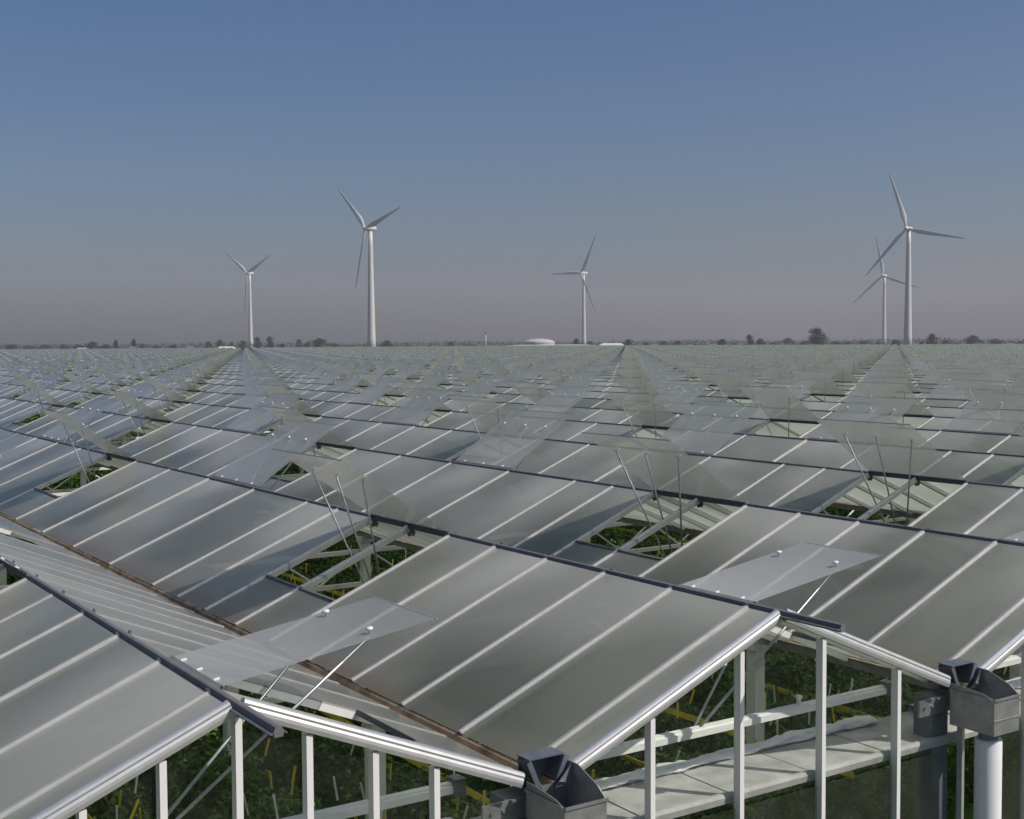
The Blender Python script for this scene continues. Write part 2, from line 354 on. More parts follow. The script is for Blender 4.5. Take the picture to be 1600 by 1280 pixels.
# far glazing: one sheet per bay between vents
def sheet(k, side, n0, n1, s0):
    M = slope_matrix(k, side, 0); q = []
    sg = 1 if side > 0 else -1
    pts = [(s0, sg*n0*P), (S1, sg*n0*P), (S1, sg*n1*P), (s0, sg*n1*P)]
    vs = [M @ Vector((a, b, 0)) for a, b in pts]; uv = [(b, a) for a, b in pts]
    if side < 0: vs.reverse(); uv.reverse()
    rest.quad(*vs, uvs=uv)
NE = int(YEND/P)
for k in range(K0, K1+1):
    for side in (-1, 1):
        n = ZN if k <= ZK else GY/P
        v = (5 if side < 0 else 11)
        while v + 2 <= n + 0.01: v += 12
        if side > 0 and n < 0: sheet(k, side, n, 0, S0); sheet(k, side, 0, 1, LOPEN+0.012); n = 1
        while n < NE:
            e = min(v, NE)
            if e > n: sheet(k, side, n, e, S0)
            if e < NE: sheet(k, side, e, min(e+2, NE), LOPEN+0.012)
            n = e+2; v += 12
o = rest.build('distant_roof_glazing', ['roof_glass', 'glass_back'], GH); tag(o, kind='stuff')

# --- glazing bars
BAR = [(-0.025,-0.050),(0.025,-0.050),(0.027,0.000),(0.026,0.009),(0.018,0.011),(0.017,0.018),(0.012,0.021),(-0.012,0.021),(-0.017,0.018),(-0.018,0.011),(-0.026,0.009),(-0.027,0.000)]
BARL = [(-0.025,-0.050),(0.025,-0.050),(0.026,0.000),(0.022,0.008),(-0.022,0.008),(-0.026,0.000)]
BARF = {-1: [(-0.026,-0.03),(0.026,-0.03),(0.020,0.016),(-0.020,0.016)], 1: [(-0.024,-0.03),(0.024,-0.03),(0.020,0.008),(-0.020,0.008)]}
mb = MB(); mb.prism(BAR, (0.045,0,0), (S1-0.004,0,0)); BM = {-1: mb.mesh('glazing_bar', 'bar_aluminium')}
mb = MB(); mb.prism(BARL, (0.045,0,0), (S1-0.004,0,0)); mb.mi = [1 if q in (0, 1, 5) else 0 for q in range(len(mb.f))]; BM[1] = mb.mesh('glazing_bar', ['bar_dimmed', 'white_paint'])
mb = MB(); mb.prism([(-0.014,-0.055),(0.014,-0.055),(0.014,0.030),(-0.014,0.030)], (0.030,0,0), (0.044,0,0)); mb.box(0.02,0.075,-0.012,0.012,-0.10,-0.032)
BRK = mb.mesh('bar_bracket', 'bracket_dark')
bars = []; fb = MB()
for k in range(K0, 45):
    for side in (-1, 1):
        nm = 41 if k <= ZK else 41
        for n in rafters(180):
            M = slope_matrix(k, side, n*P); a = project(M @ Vector((1, 0, 0)))
            if a is None: continue
            vis = -80 < a[0] < 1680 and a[1] < 1400
            if not vis and (a[2] > 30): continue
            if a[2] > 130: continue
            bars.append((0 if vis else 1, a[2], k, side, n))
bars.sort()
for i, (nv, dist, k, side, n) in enumerate(bars):
    M = slope_matrix(k, side, n*P)
    if i < 280:
        o = link('glazing_bar', BM[side], GH, M)
        if i < 110: link('bar_bracket', BRK, o)
    else:
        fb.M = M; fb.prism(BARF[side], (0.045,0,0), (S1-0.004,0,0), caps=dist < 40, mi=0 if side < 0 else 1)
fb.M = Matrix()
tag(fb.build('distant_glazing_bars', ['bar_aluminium', 'bar_dimmed'], GH), kind='stuff')

# --- roof vents
DRV = Vector((-0.30, 0, -1.06))                        # push rods gather on the drive rail, relative to the ridge
def knob_prof(): return [(0.006,-0.02),(0.007,0.018),(0.021,0.025),(0.025,0.033),(0.020,0.040),(0.004,0.043)]
vm = {}
def vent_meshes(w):
    key = round(w, 3)
    if key in vm: return vm[key]
    g = MB(); g.pane(0.02, LV, -w/2, w/2, -0.003, 0.003)
    e = MB(); e.box(LV, LV+0.006, -w/2, w/2, -0.006, 0.006)
    hb = MB(); hb.box(0.0, 0.045, -w/2, w/2, -0.010, 0.010)
    hg = MB()
    hg.box(0.047, 0.082, -0.006, 0.006, 0.004, 0.014)
    kn = MB(); kn.lathe(knob_prof(), 10)
    vm[key] = (g.mesh('roof_vent', ['vent_glass', 'glass_back']), e.mesh('vent_edge', 'aluminium'), hg.mesh('vent_hinge', 'twine_white'), kn.mesh('vent_knob', 'pipe_white', True), hb.mesh('hinge_profile', 'ridge_dark'))
    return vm[key]
mb = MB(); mb.rod((0,0,0),(0,0,1),0.0105,8); ROD = mb.mesh('push_rod', 'rod_steel', True)
vents = []
for k in range(K0, K1+1):
    for side in (-1, 1):
        j = 0
        while True:
            n0 = (5 if side < 0 else -1) + 12*j; j += 1
            if n0*P > YEND-2: break
            n1 = n0+2
            if n0 < 0: n0 = 0
            y = (n0+n1)/2*P; c = Vector((k*SP, y, ZR)); a = project(c)
            if a is None: continue
            if not (-120 < a[0] < 1720):
                if a[2] > 22: continue
                vis = 1
            else: vis = 0 if a[1] < 1330 else 1
            vents.append((vis, a[2], k, side, n0, n1))
vents.sort()
far = MB(); nsub = 0
for i, (vis, dist, k, side, n0, n1) in enumerate(vents):
    w = (n1-n0)*P - 0.016; y = (n0+n1)/2*P
    gable_v = (side > 0 and n0 == 0)
    op = R(8.7 if gable_v else 35.0 + random.gauss(0, 1.5)) 
    M = slope_matrix(k, side, y, -op)
    ks = [-0.36*P, 0.36*P] if gable_v else ([-0.66*P, 0.0, 0.70*P] if (side > 0 or n0 < 10) else [-0.66*P, 0.70*P])
    ridge = Vector((k*SP, y, ZR)); base = ridge + DRV
    if gable_v: base = Vector((k*SP-0.40, 0.10, ZR-0.86))
    def rod_ends(yy):
        top = M @ Vector((1.02, yy, -0.01)); bot = base + Vector((0, (top.y-base.y)*0.08, 0)); return top, bot
    if i < 285:
        g, e, hg, kn, hb = vent_meshes(w)
        v = link('roof_vent', g, GH, M)
        if i < 85:
            link('vent_edge', e, v)
            link('hinge_profile', hb, v)
            if dist < 26:
                for yy in (-0.33*w, 0, 0.33*w): link('vent_hinge', hg, v).location = (0, yy, 0)
            for yy in ks:
                o = link('vent_knob', kn, v); o.location = (1.02, yy, 0.003)
                tp, bt = rod_ends(yy); d = tp-bt
                rm = Matrix.Translation(bt) @ d.to_track_quat('Z', 'Y').to_matrix().to_4x4() @ Matrix.Diagonal((1, 1, d.length, 1))
                o = bpy.data.objects.new('push_rod', ROD); COL.objects.link(o); o.parent = v; o.matrix_parent_inverse = M.inverted(); o.matrix_world = rm
        else:
            q = MB(); 
            for yy in ks:
                q.lathe([(0.03,0.0),(0.034,0.045)], 5, 0, (1.02, yy, 0))
            q.M = M.inverted()
            for yy in ks:
                tp, bt = rod_ends(yy); q.rod(bt, tp, 0.0125, 4)
            q.build('vent_rods', 'rod_steel', v)
    else:
        far.M = M; far.pane(0.02, LV, -w/2, w/2, -0.003, 0.003)
        for yy in ks: far.box(1.0, 1.055, yy-0.027, yy+0.027, 0.004, 0.055, 3)
        far.M = Matrix()
        for yy in ks:
            tp, bt = rod_ends(yy); d = (tp-bt)*0.62; far.rod(tp-d, tp, 0.014, 3, 2)
o = far.build('distant_roof_vents', ['vent_glass', 'glass_back', 'rod_steel', 'pipe_white'], GH); tag(o, kind='stuff')

# lower rail of each vent opening
mb = MB(); mb.box(LOPEN-0.012, LOPEN+0.014, -0.5, 0.5, -0.016, 0.020); RAIL = mb.mesh('opening_rail', 'ridge_dark')
for i, (vis, dist, k, side, n0, n1) in enumerate(vents):
    if i >= 160: break
    M = slope_matrix(k, side, (n0+n1)/2*P) @ Matrix.Diagonal((1, (n1-n0)*P-0.05, 1, 1))
    link('opening_rail', RAIL, GH, M)

# --- gable end (every span in view)
GB = []
for i in range(12):
    t = 2*math.pi*i/12; GB.append((0.036*math.cos(t)*(1.0), 0.058*math.sin(t)))
def gable_bar():
    mb = MB()
    mb.prism([(-0.030,-0.052),(0.030,-0.052),(0.034,-0.028),(0.032,-0.010),(0.025,0.004),(0.028,0.016),(0.021,0.030),(0.008,0.037),(-0.010,0.037),(-0.023,0.030),(-0.028,0.016),(-0.025,0.004),(-0.032,-0.010),(-0.034,-0.028)], (0.035,0,0), (SL*0.905,0,0))
    return mb.mesh('gable_bar', 'aluminium')
GBM = gable_bar()
def roof_z(dx): return ZR - RISE*abs(dx)/HS
NG = 7
mb = MB(); mb.box(-0.019,0.019,-0.032,0.032,0,1)
POST = mb.mesh('gable_post', 'white_paint')
posts = {}
for k in range(-2, NG):
    offs = [-1.21,-0.805,-0.40,0.008,0.412,0.815,1.21] if k == 0 else [-1.17,-0.38,0.42,1.23]
    posts[k] = offs
    for side in (-1, 1): link('gable_bar', GBM, GH, slope_matrix(k, side, GY-0.01))
    for dx in offs:
        o = link('gable_post', POST, GH); o.location = (k*SP+dx, GY+0.005, 0.0); o.scale = (1, 1, roof_z(dx)-0.070)
    # clear panes of the gable, between posts and under the bars
    xs = [-1.72] + offs + [1.72]
    for a, b in zip(xs[:-1], xs[1:]):
        mb = MB(); a2, b2 = a+0.03, b-0.03; y = GY+0.012; zb = ZR-1.30
        pts = [(a2, zb), (b2, zb), (b2, roof_z(b2)-0.05)] + ([(0, ZR-0.05)] if a2 < 0 < b2 else []) + [(a2, roof_z(a2)-0.05)]
        mb.prism([(p[0], p[1]) for p in pts], (k*SP, y+0.004, 0), (k*SP, y-0.002, 0), (0,0,1))
        # prism maps side to +/-x: mirror safely by building direct faces instead
        mb = MB(); mb.v = []; n = len(pts)
        mb._add([(k*SP+p[0], y-0.003, p[1]) for p in pts] + [(k*SP+p[0], y+0.003, p[1]) for p in pts],
                [tuple(range(n)), tuple(range(2*n-1, n-1, -1))] + [(i, n+i, n+(i+1) % n, (i+1) % n) for i in range(n)])
        mb.build('gable_pane', 'gable_glass', GH)
        mb = MB(); mb.box(k*SP+a2, k*SP+b2, y-0.003, y+0.003, 0.4, zb-0.02); mb.build('wall_pane', 'wall_glass', GH)
    # horizontal drive rail just behind the gable, with dark end caps
    mb = MB(); mb.prism([(-0.030,-0.035),(0.030,-0.035),(0.030,0.010),(0.012,0.014),(0.012,0.026),(-0.026,0.030),(-0.030,0.010)], (k*SP-1.62, 0.10, ZR-0.875), (k*SP+1.55, 0.10, ZR-0.875))
    o = mb.build('cross_rail', 'white_paint', GH)
    mb = MB(); mb.box(k*SP+1.55, k*SP+1.63, 0.05, 0.15, ZR-0.93, ZR-0.82); mb.box(k*SP-1.68, k*SP-1.62, 0.05, 0.15, ZR-0.93, ZR-0.82); mb.build('rail_cap', 'bracket_dark', o)
    for dx in (-1.1, 0.6):
        mb = MB(); mb.box(k*SP+dx-0.012, k*SP+dx+0.012, 0.09, 0.115, ZR-0.848, ZR-0.80); mb.box(k*SP+dx-0.022, k*SP+dx+0.022, 0.085, 0.12, ZR-0.80, ZR-0.78); mb.build('rail_clip', 'white_paint', o)

# ledge of white boards behind the wall glass, one board between posts, and the crumpled film roll on it
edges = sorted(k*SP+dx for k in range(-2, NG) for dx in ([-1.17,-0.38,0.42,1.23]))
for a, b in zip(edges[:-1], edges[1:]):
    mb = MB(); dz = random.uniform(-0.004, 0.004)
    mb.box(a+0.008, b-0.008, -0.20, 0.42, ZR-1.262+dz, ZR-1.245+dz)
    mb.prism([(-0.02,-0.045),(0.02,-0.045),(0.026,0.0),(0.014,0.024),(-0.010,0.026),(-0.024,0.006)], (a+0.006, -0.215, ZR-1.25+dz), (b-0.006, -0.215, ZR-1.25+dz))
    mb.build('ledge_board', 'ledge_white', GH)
def film_roll(x0, x1, y, z, r):
    mb = MB(); n = 14; st = int((x1-x0)/0.06); rings = []
    for i in range(st+1):
        x = x0 + (x1-x0)*i/st; ring = []
        for j in range(n):
            t = 2*math.pi*j/n
            rr = r*(1 + 0.25*math.sin(3*t+x*3.1)*math.sin(x*5.7+j) + 0.22*math.sin(x*9+2*t) + random.uniform(-0.28, 0.28))
            ring.append((x, y+rr*2.0*math.cos(t), z+max(-r*0.8, rr*math.sin(t))))
        rings.append(ring)
    vs = [p for q in rings for p in q]
    fs = [(i*n+j, (i+1)*n+j, (i+1)*n+(j+1) % n, i*n+(j+1) % n) for i in range(st) for j in range(n)]
    mb._add(vs, fs); return mb
for k in range(-2, NG):
    film_roll(k*SP-1.75, k*SP+1.72, 0.38, ZR-1.215, 0.030).build('screen_roll', 'film_white', GH, True)

# wall posts at the valleys, hoppers and downpipes
for k in range(-2, NG):
    x = k*SP+HS
    mb = MB(); mb.box(x-0.24, x-0.05, -0.20, -0.02, 0, ZG-0.075)
    o = mb.build('valley_column', 'galvanised_shaded', GH)
    mb = MB(); mb.box(x-0.42, x-0.03, -0.225, -0.205, ZG-0.20, ZG-0.075)
    for i in range(4): mb.rod((x-0.36+i*0.085, -0.225, ZG-0.13), (x-0.36+i*0.085, -0.236, ZG-0.13), 0.011, 8)
    mb.build('bolted_plate', 'galvanised', o)
    h = empty('rain_hopper', (x, 0, ZG), GH)
    mb = MB()    # open bucket: X +-0.16, Y -0.70..-0.30, z relative to the valley line
    t = 0.006; x0, x1, y0, y1, z0, z1 = -0.155, 0.155, -0.70, -0.30, -0.275, 0.005
    mb.box(x0, x1, y0, y1, z0, z0+t); mb.box(x0, x0+t, y0, y1, z0+t, z1); mb.box(x1-t, x1, y0, y1, z0+t, z1)
    mb.box(x0+t, x1-t, y0, y0+t, z0+t, z1); mb.box(x0+t, x1-t, y1-t, y1, z0+t, z1)
    mb.box(x0-0.008, x1+0.008, y0-0.010, y0, z1-0.014, z1+0.004); mb.box(x0-0.010, x0, y0-0.01, y1, z1-0.014, z1+0.004); mb.box(x0-0.004, x1+0.004, y0-0.006, y0, z0+0.11, z0+0.118)
    mb.build('bucket', 'galvanised', h)
    # V shaped spout: two sloping cheeks and a back plate, bent round the gutter end
    mb = MB()
    def plate(pts, th=(0.004, 0.0, 0.0)):
        n = len(pts); th = Vector(th)
        mb._add([Vector(p)-th/2 for p in pts] + [Vector(p)+th/2 for p in pts], [tuple(range(n)), tuple(range(2*n-1, n-1, -1))] + [(i, n+i, n+(i+1) % n, (i+1) % n) for i in range(n)])
    plate([(-0.125,-0.30,0.175),(-0.045,-0.32,-0.02),(-0.045,-0.16,-0.06),(-0.125,-0.16,0.15)], (0.008,0,0))
    plate([(0.125,-0.30,0.175),(0.045,-0.32,-0.02),(0.045,-0.16,-0.06),(0.125,-0.16,0.15)], (0.008,0,0))
    plate([(-0.125,-0.31,0.175),(-0.045,-0.31,-0.01),(-0.085,-0.315,-0.01),(-0.155,-0.31,0.16)], (0,0.008,0))
    plate([(0.125,-0.31,0.175),(0.045,-0.31,-0.01),(0.10,-0.315,-0.01),(0.165,-0.31,0.16)], (0,0.008,0))
    mb.box(-0.122, 0.122, -0.17, -0.162, -0.04, 0.165)
    mb.box(-0.130, 0.130, -0.30, -0.162, 0.172, 0.180)
    mb.build('spout', 'galvanised_shaded', h)
    mb = MB()    # cheek that rises behind the bucket to the gable bar
    plate([(0.150,-0.30,0.0),(0.150,-0.70,0.0),(0.150,-0.62,0.06),(0.150,-0.42,0.135),(0.150,-0.30,0.135)], (0.006,0,0))
    plate([(-0.150,-0.30,0.0),(-0.150,-0.70,0.0),(-0.150,-0.60,0.03),(-0.150,-0.40,0.05),(-0.150,-0.30,0.05)], (0.006,0,0))
    plate([(0.02,-0.36,0.0),(0.150,-0.36,0.0),(0.150,-0.36,0.13),(0.02,-0.40,0.045)], (0,0.006,0))
    mb.build('hopper_cheek', 'galvanised', h)
    mb = MB(); mb.lathe([(0.075,-0.36),(0.075,-0.276)], 20, 0, (0.0,-0.54,0)); mb.build('pipe_neck', 'galvanised_shaded', h, False)
    mb = MB(); mb.lathe([(0.102,-ZG+0.02),(0.102,-0.36),(0.098,-0.352),(0.074,-0.350)], 28, 0, (0.0,-0.54,0)); o = mb.build('downpipe', 'pipe_white', h)
    for pl in o.data.polygons: pl.use_smooth = len(pl.vertices) == 4
    # slim wall mullion beside the pipe
    mb = MB(); mb.box(x-0.015, x+0.015, GY-0.02, GY+0.03, 0, ZG-0.11); mb.build('wall_mullion', 'aluminium', GH)

# --- columns and lattice trusses under the valleys
mb = MB(); mb.box(-0.06, 0.06, -0.06, 0.06, 0, 1); mb.box(-0.10, 0.10, -0.08, 0.08, 0.985, 1.0)
COLM = mb.mesh('column', 'white_paint')
def truss_mesh():
    mb = MB(); zt, zb = -1.12, -1.60
    mb.box(0.061, SP-0.061, -0.03, 0.03, zt-0.03, zt+0.03); mb.box(0.061, SP-0.061, -0.03, 0.03, zb-0.03, zb+0.03)
    n = 6; st = (SP-0.2)/n
    for i in range(n):
        a, b = 0.1+i*st, 0.1+(i+1)*st
        za, zc = (zt-0.03, zb+0.03) if i % 2 == 0 else (zb+0.03, zt-0.03)
        mb.rod((a, 0, za), (b, 0, zc), 0.016, 6)
    return mb.mesh('lattice_truss', 'white_paint')
TR = truss_mesh()
rows_t = [(6*j*P) for j in range(1, 10)]
for k in range(-2, 9):
    x = k*SP+HS
    for y in [2.0] + rows_t[:7]:
        a = project((x, y, ZR-1))
        if a is None or a[0] < -300 or a[0] > 1900: continue
        o = link('column', COLM, GH); o.location = (x, y, 0); o.scale = (1, 1, ZG-0.07)
    for y in rows_t:
        a = project((x+2, y, ZR-1))
        if a is None or a[0] < -300 or a[0] > 1900: continue
        link('lattice_truss', TR, GH).location = (x, y, ZR)

# ------------------------------------------------------------------ crop inside
def leaf(mb, c, L, w, d, nrm, mi=0):
    d = d.normalized(); s = d.cross(nrm)
    if s.length < 1e-4: s = Vector((1,0,0))
    s.normalize(); u = s.cross(d)
    a = c; t = c + d*L - u*(0.25*L); m1 = c + d*(0.5*L) + s*w + u*0.02; m2 = c + d*(0.5*L) - s*w + u*0.02
    mb.v += [tuple(a), tuple(m1), tuple(t), tuple(m2)]; o = len(mb.v)-4
    mb.f.append((o, o+1, o+2, o+3)); mb.mi.append(mi); mb.uv.append([(0,0)]*4)
def row_foliage(length, per_m, size, rng):
    mb = MB(); n = int(length*per_m)
    for i in range(n):
        y = rng.uniform(0, length)
        hump = 0.16*math.sin(y*4.1) + 0.12*math.sin(y*9.7+1)
        t = rng.random(); z = -1.25*t*t + hump*(1-t)*0.6 + rng.uniform(-0.07, 0.10)
        wd = 0.36 + 0.10*math.sin(y*5.3) - 0.05*t
        x = rng.uniform(-1, 1)*wd*(0.35+0.65*min(1, t*2.2)+0.2*rng.random())
        d = Vector((x*1.4+rng.uniform(-.6,.6), rng.uniform(-1,1), rng.uniform(-0.7, 0.55)))
        nr = Vector((x*0.8+rng.uniform(-.5,.5), rng.uniform(-.6,.6), 1)).normalized()
        leaf(mb, Vector((x, y, z)), size*rng.uniform(0.6, 1.3), size*rng.uniform(0.22, 0.36), d, nr)
    mb.box(-0.16, 0.16, 0, length, -1.6, -0.45)
    return mb.mesh('foliage', 'crop_leaf')
rng = random.Random(3)
FOL = [row_foliage(16.0, 1300, 0.085, rng), row_foliage(16.0, 1300, 0.085, rng)]
FOLF = row_foliage(26.0, 130, 0.27, rng)
ZC = ZR - 1.98
mb = MB(); mb.box(-0.004, 0.004, 0, 15.5, -0.028, 0.028); TAPE = mb.mesh('sticky_tape', 'yellow_tape')
mb = MB(); mb.box(-0.010, 0.010, -0.004, 0.004, 0, 0.16); CLIPY = mb.mesh('yellow_clip', 'yellow_tape')
mb = MB(); mb.box(-0.008, 0.008, -0.004, 0.004, 0, 0.19); CLIPW = mb.mesh('twine_hook', 'twine_white')
xs = [-2.9 + 1.15*i for i in range(22)]
ROWN = ['first','second','third','fourth','fifth','sixth','seventh','eighth','ninth','tenth','eleventh','twelfth','thirteenth','fourteenth','fifteenth','sixteenth','seventeenth','eighteenth','nineteenth','twentieth','twenty-first','twenty-second']
for i, x in enumerate(xs):
    r = empty('crop_row', (x, 0.75, 0))
    tag(r, ROWN[i] + ' long row of dark green crop plants from the left, under the glass', 'crop row', 'crop rows inside the greenhouse')
    o = link('foliage', FOL[i % 2], r); o.location = (0, 0 if i % 4 < 2 else 0.0, ZC)
    if i % 4 >= 2: o.scale = (-1, 1, 1)
    o = link('far_foliage', FOLF, r); o.location = (0, 16.0, ZC)
    if i % 2 == 1 or i in (6, 8): o = link('sticky_tape', TAPE, r); o.location = (0.30 if i % 4 == 1 else -0.24, 0.1, ZC+0.04+rng.uniform(-0.05, 0.06)); o.rotation_euler = (R(rng.uniform(-0.3, 0.3)), R(rng.uniform(-25, 25)), 0)
    if x < 12:
        for q in range(56):
            yy = rng.uniform(0.2, 15 if x > 3 else 9)
            yel = rng.random() < 0.45
            o = link('yellow_clip' if yel else 'twine_hook', CLIPY if yel else CLIPW, r)
            o.location = (rng.uniform(-0.4, 0.4), yy, ZC+rng.uniform(0.02, 0.30)); o.rotation_euler = (R(rng.uniform(-14, 14)), R(rng.uniform(-10, 26)), R(rng.uniform(-90, 10)))
# the crop farther in: one mass
mb = MB()
for i in range(26000):
    x = rng.uniform(-4, 60); y = rng.uniform(0, 75)
    if x < 22.8 and y < 42: continue
    row = round((x+2.9)/1.15)*1.15-2.9; xx = row + rng.gauss(0, 0.24)
    leaf(mb, Vector((xx, y, ZC+rng.uniform(-0.25, 0.12))), rng.uniform(.22, .42), rng.uniform(.07, .13), Vector((rng.uniform(-1,1), rng.uniform(-1,1), rng.uniform(-.5,.4))), Vector((rng.uniform(-.4,.4), rng.uniform(-.4,.4), 1)))
nx, ny = 60, 80
for (x0, x1, y0, y1) in ((22.3, K1*SP, 0.6, YEND-2), (K0*SP, 22.3, 42.2, YEND-2)):
    mb.quad((x0,y0,ZC-0.32),(x1,y0,ZC-0.32),(x1,y1,ZC-0.32),(x0,y1,ZC-0.32))
o = mb.build('distant_crop', 'crop_leaf'); tag(o, 'dark green crop filling the far part of the greenhouse', 'crop', kind='stuff')

# ------------------------------------------------------------------ wind turbines
def turbine(xb, hub, tips, depth, yaw_rel, label, twr_w, egg=False, hubh=None):
    hp = at_depth(hub[0], hub[1], depth); base = Vector((at_depth(xb, hub[1], depth).x, at_depth(xb, hub[1], depth).y, 0))
    t = empty('wind_turbine', base); tag(t, label, 'wind turbine', 'white wind turbines on the horizon')
    px = depth/FPX; Rb = twr_w*px/2; H = hp.z
    los = Vector((base.x-CAM.x, base.y-CAM.y, 0)).normalized()
    az = math.atan2(los.x, los.y) + math.pi + R(yaw_rel); ax = Vector((math.sin(az), math.cos(az), 0))
    mb = MB(); n = 28; prof = []
    for i in range(9):
        q = i/8; prof.append((Rb*(1-0.50*q+0.06*(1-q)**3), q*(H-1.2)))
    mb.lathe(prof, n); o = mb.build('tower', 'turbine_white', t, True)
    # rotor frame: x = rotor right (as seen from the front), z = up, y = axis to the front
    side = Vector((0,0,1)).cross(ax)
    hubc = Vector((0, 0, H)) + ax*(Rb*1.1+1.6)
    fr = Matrix((side, ax, Vector((0,0,1)))).transposed().to_4x4(); fr.translation = Vector((0, 0, H))
    nl = 5.2 if egg else 6.0; nr = 2.9 if egg else 2.0
    mb = MB(); mb.M = fr
    prof = [(0.15,-1.0),(0.55,-0.9),(0.85,-0.62),(1.0,-0.2),(0.98,0.25),(0.80,0.6),(0.62,0.8)]
    vs = []; fs = []; n = 18
    f0 = Rb*1.1+0.6
    for rr, q in prof:
        yy = f0 - (1-(q+1)/1.8)*(nl*2 if egg else nl*1.7)
        for j in range(n):
            a = 2*math.pi*j/n; cx, sz = math.cos(a), math.sin(a)
            if not egg: e = 0.55; cx = math.copysign(abs(cx)**e, cx); sz = math.copysign(abs(sz)**e, sz); rq = min(1, rr*1.25)
            else: rq = rr
            vs.append((cx*nr*rq, yy, sz*nr*rq*0.95))
    for a in range(len(prof)-1): fs += [(a*n+j, (a+1)*n+j, (a+1)*n+(j+1) % n, a*n+(j+1) % n) for j in range(n)]
    fs += [tuple(range(n)), tuple(range(len(prof)*n-1, (len(prof)-1)*n-1, -1))]
    mb._add(vs, fs); mb.build('nacelle', 'turbine_white', t, True)
    mb = MB(); mb.M = fr; mb.box(-0.5, 0.5, -nl*0.6, -nl*0.6+1.2, nr*0.9, nr*0.9+1.3); mb.build('weather_mast', 'shed_dark', t)
    mb = MB(); mb.M = Matrix.Translation(hubc) @ Matrix((side, -Vector((0,0,1)), ax)).transposed().to_4x4()
    mb.lathe([(1.7,-1.4),(1.9,-0.4),(1.8,0.8),(1.3,1.8),(0.6,2.4),(0.1,2.6)], 18); mb.build('hub', 'turbine_white', t, True)
    # blades from the measured tips (undo the foreshortening of the rotor plane)
    vec = [((x-hub[0]), (hub[1]-y)) for x, y in tips]
    cx = math.sqrt(sum(v[0]**2 for v in vec)/1.5); cy = math.sqrt(sum(v[1]**2 for v in vec)/1.5)
    a0 = [math.atan2(v[0]/cx, v[1]/cy) for v in vec]
    ref = sum(math.atan2(math.sin(a-a0[0]-0*1), math.cos(a-a0[0])) for a in a0[:1])
    offs = [a0[0]] + [a0[0]+s*2*math.pi/3 for s in ((1, 2))]
    # average phase over the three blades
    ph = 0
    for a in a0:
        best = min(range(3), key=lambda i: abs(math.atan2(math.sin(a-offs[i]), math.cos(a-offs[i]))))
        ph += math.atan2(math.sin(a-offs[best]), math.cos(a-offs[best]))/3
    RL = cy*px
    scr = -1 if side.dot(RT) < 0 else 1
    for i in range(3):
        a = (offs[i]+ph)*scr; bm = MB()
        rad = side*math.sin(a) + Vector((0,0,1))*math.cos(a); tan = ax.cross(rad)
        st = [(0.0,0.9,0.9,0),(0.04,0.95,0.9,0.2),(0.10,1.5,0.75,0.35),(0.20,2.25,0.50,0.30),(0.35,1.85,0.36,0.20),(0.55,1.35,0.26,0.12),(0.75,0.95,0.17,0.07),(0.92,0.60,0.10,0.03),(1.0,0.18,0.05,0.0)]
        vs = []; n = 10; fs = []
        for q, ch, th, tw in st:
            ch *= RL/52; th *= RL/52; cc = hubc + rad*(1.0+q*(RL-1.0)) + ax*(0.02*RL*q*q)
            dc = tan*math.cos(tw*1.6) + ax*math.sin(tw*1.6); dn = ax*math.cos(tw*1.6) - tan*math.sin(tw*1.6)
            for j in range(n):
                t2 = 2*math.pi*j/n
                vs.append(cc + dc*(ch*(math.cos(t2)-(0.35 if q > 0.08 else 0))) + dn*(th*math.sin(t2)))
        for s in range(len(st)-1): fs += [(s*n+j, s*n+(j+1) % n, (s+1)*n+(j+1) % n, (s+1)*n+j) for j in range(n)]
        fs += [tuple(range(n-1, -1, -1)), tuple(range((len(st)-1)*n, len(st)*n))]
        bm._add(vs, fs); bm.build('blade', 'turbine_blade', t, True)
turbine(578.5, (569, 357), [(530,296),(626,322),(548,453)], 1050, 52.7, 'tall white wind turbine with egg shaped nacelle, second from the left', 13, True)
turbine(1420, (1411, 358), [(1388,268),(1500,375),(1349,432)], 1050, 20, 'tallest white wind turbine, in front of a farther one on the right', 12.5)
turbine(390, (386, 427), [(349,390),(420,393),(375,487)], 1637, 49, 'slim white wind turbine, leftmost on the horizon', 7)
turbine(912, (908.5, 427), [(857,430),(930,366),(925,486)], 1683, 46.8, 'slim white wind turbine near the domed white hall', 7)
turbine(1382, (1378, 431), [(1366,366),(1432,451),(1332,472)], 1775, 25, 'slim far wind turbine partly behind the tallest turbine', 7)

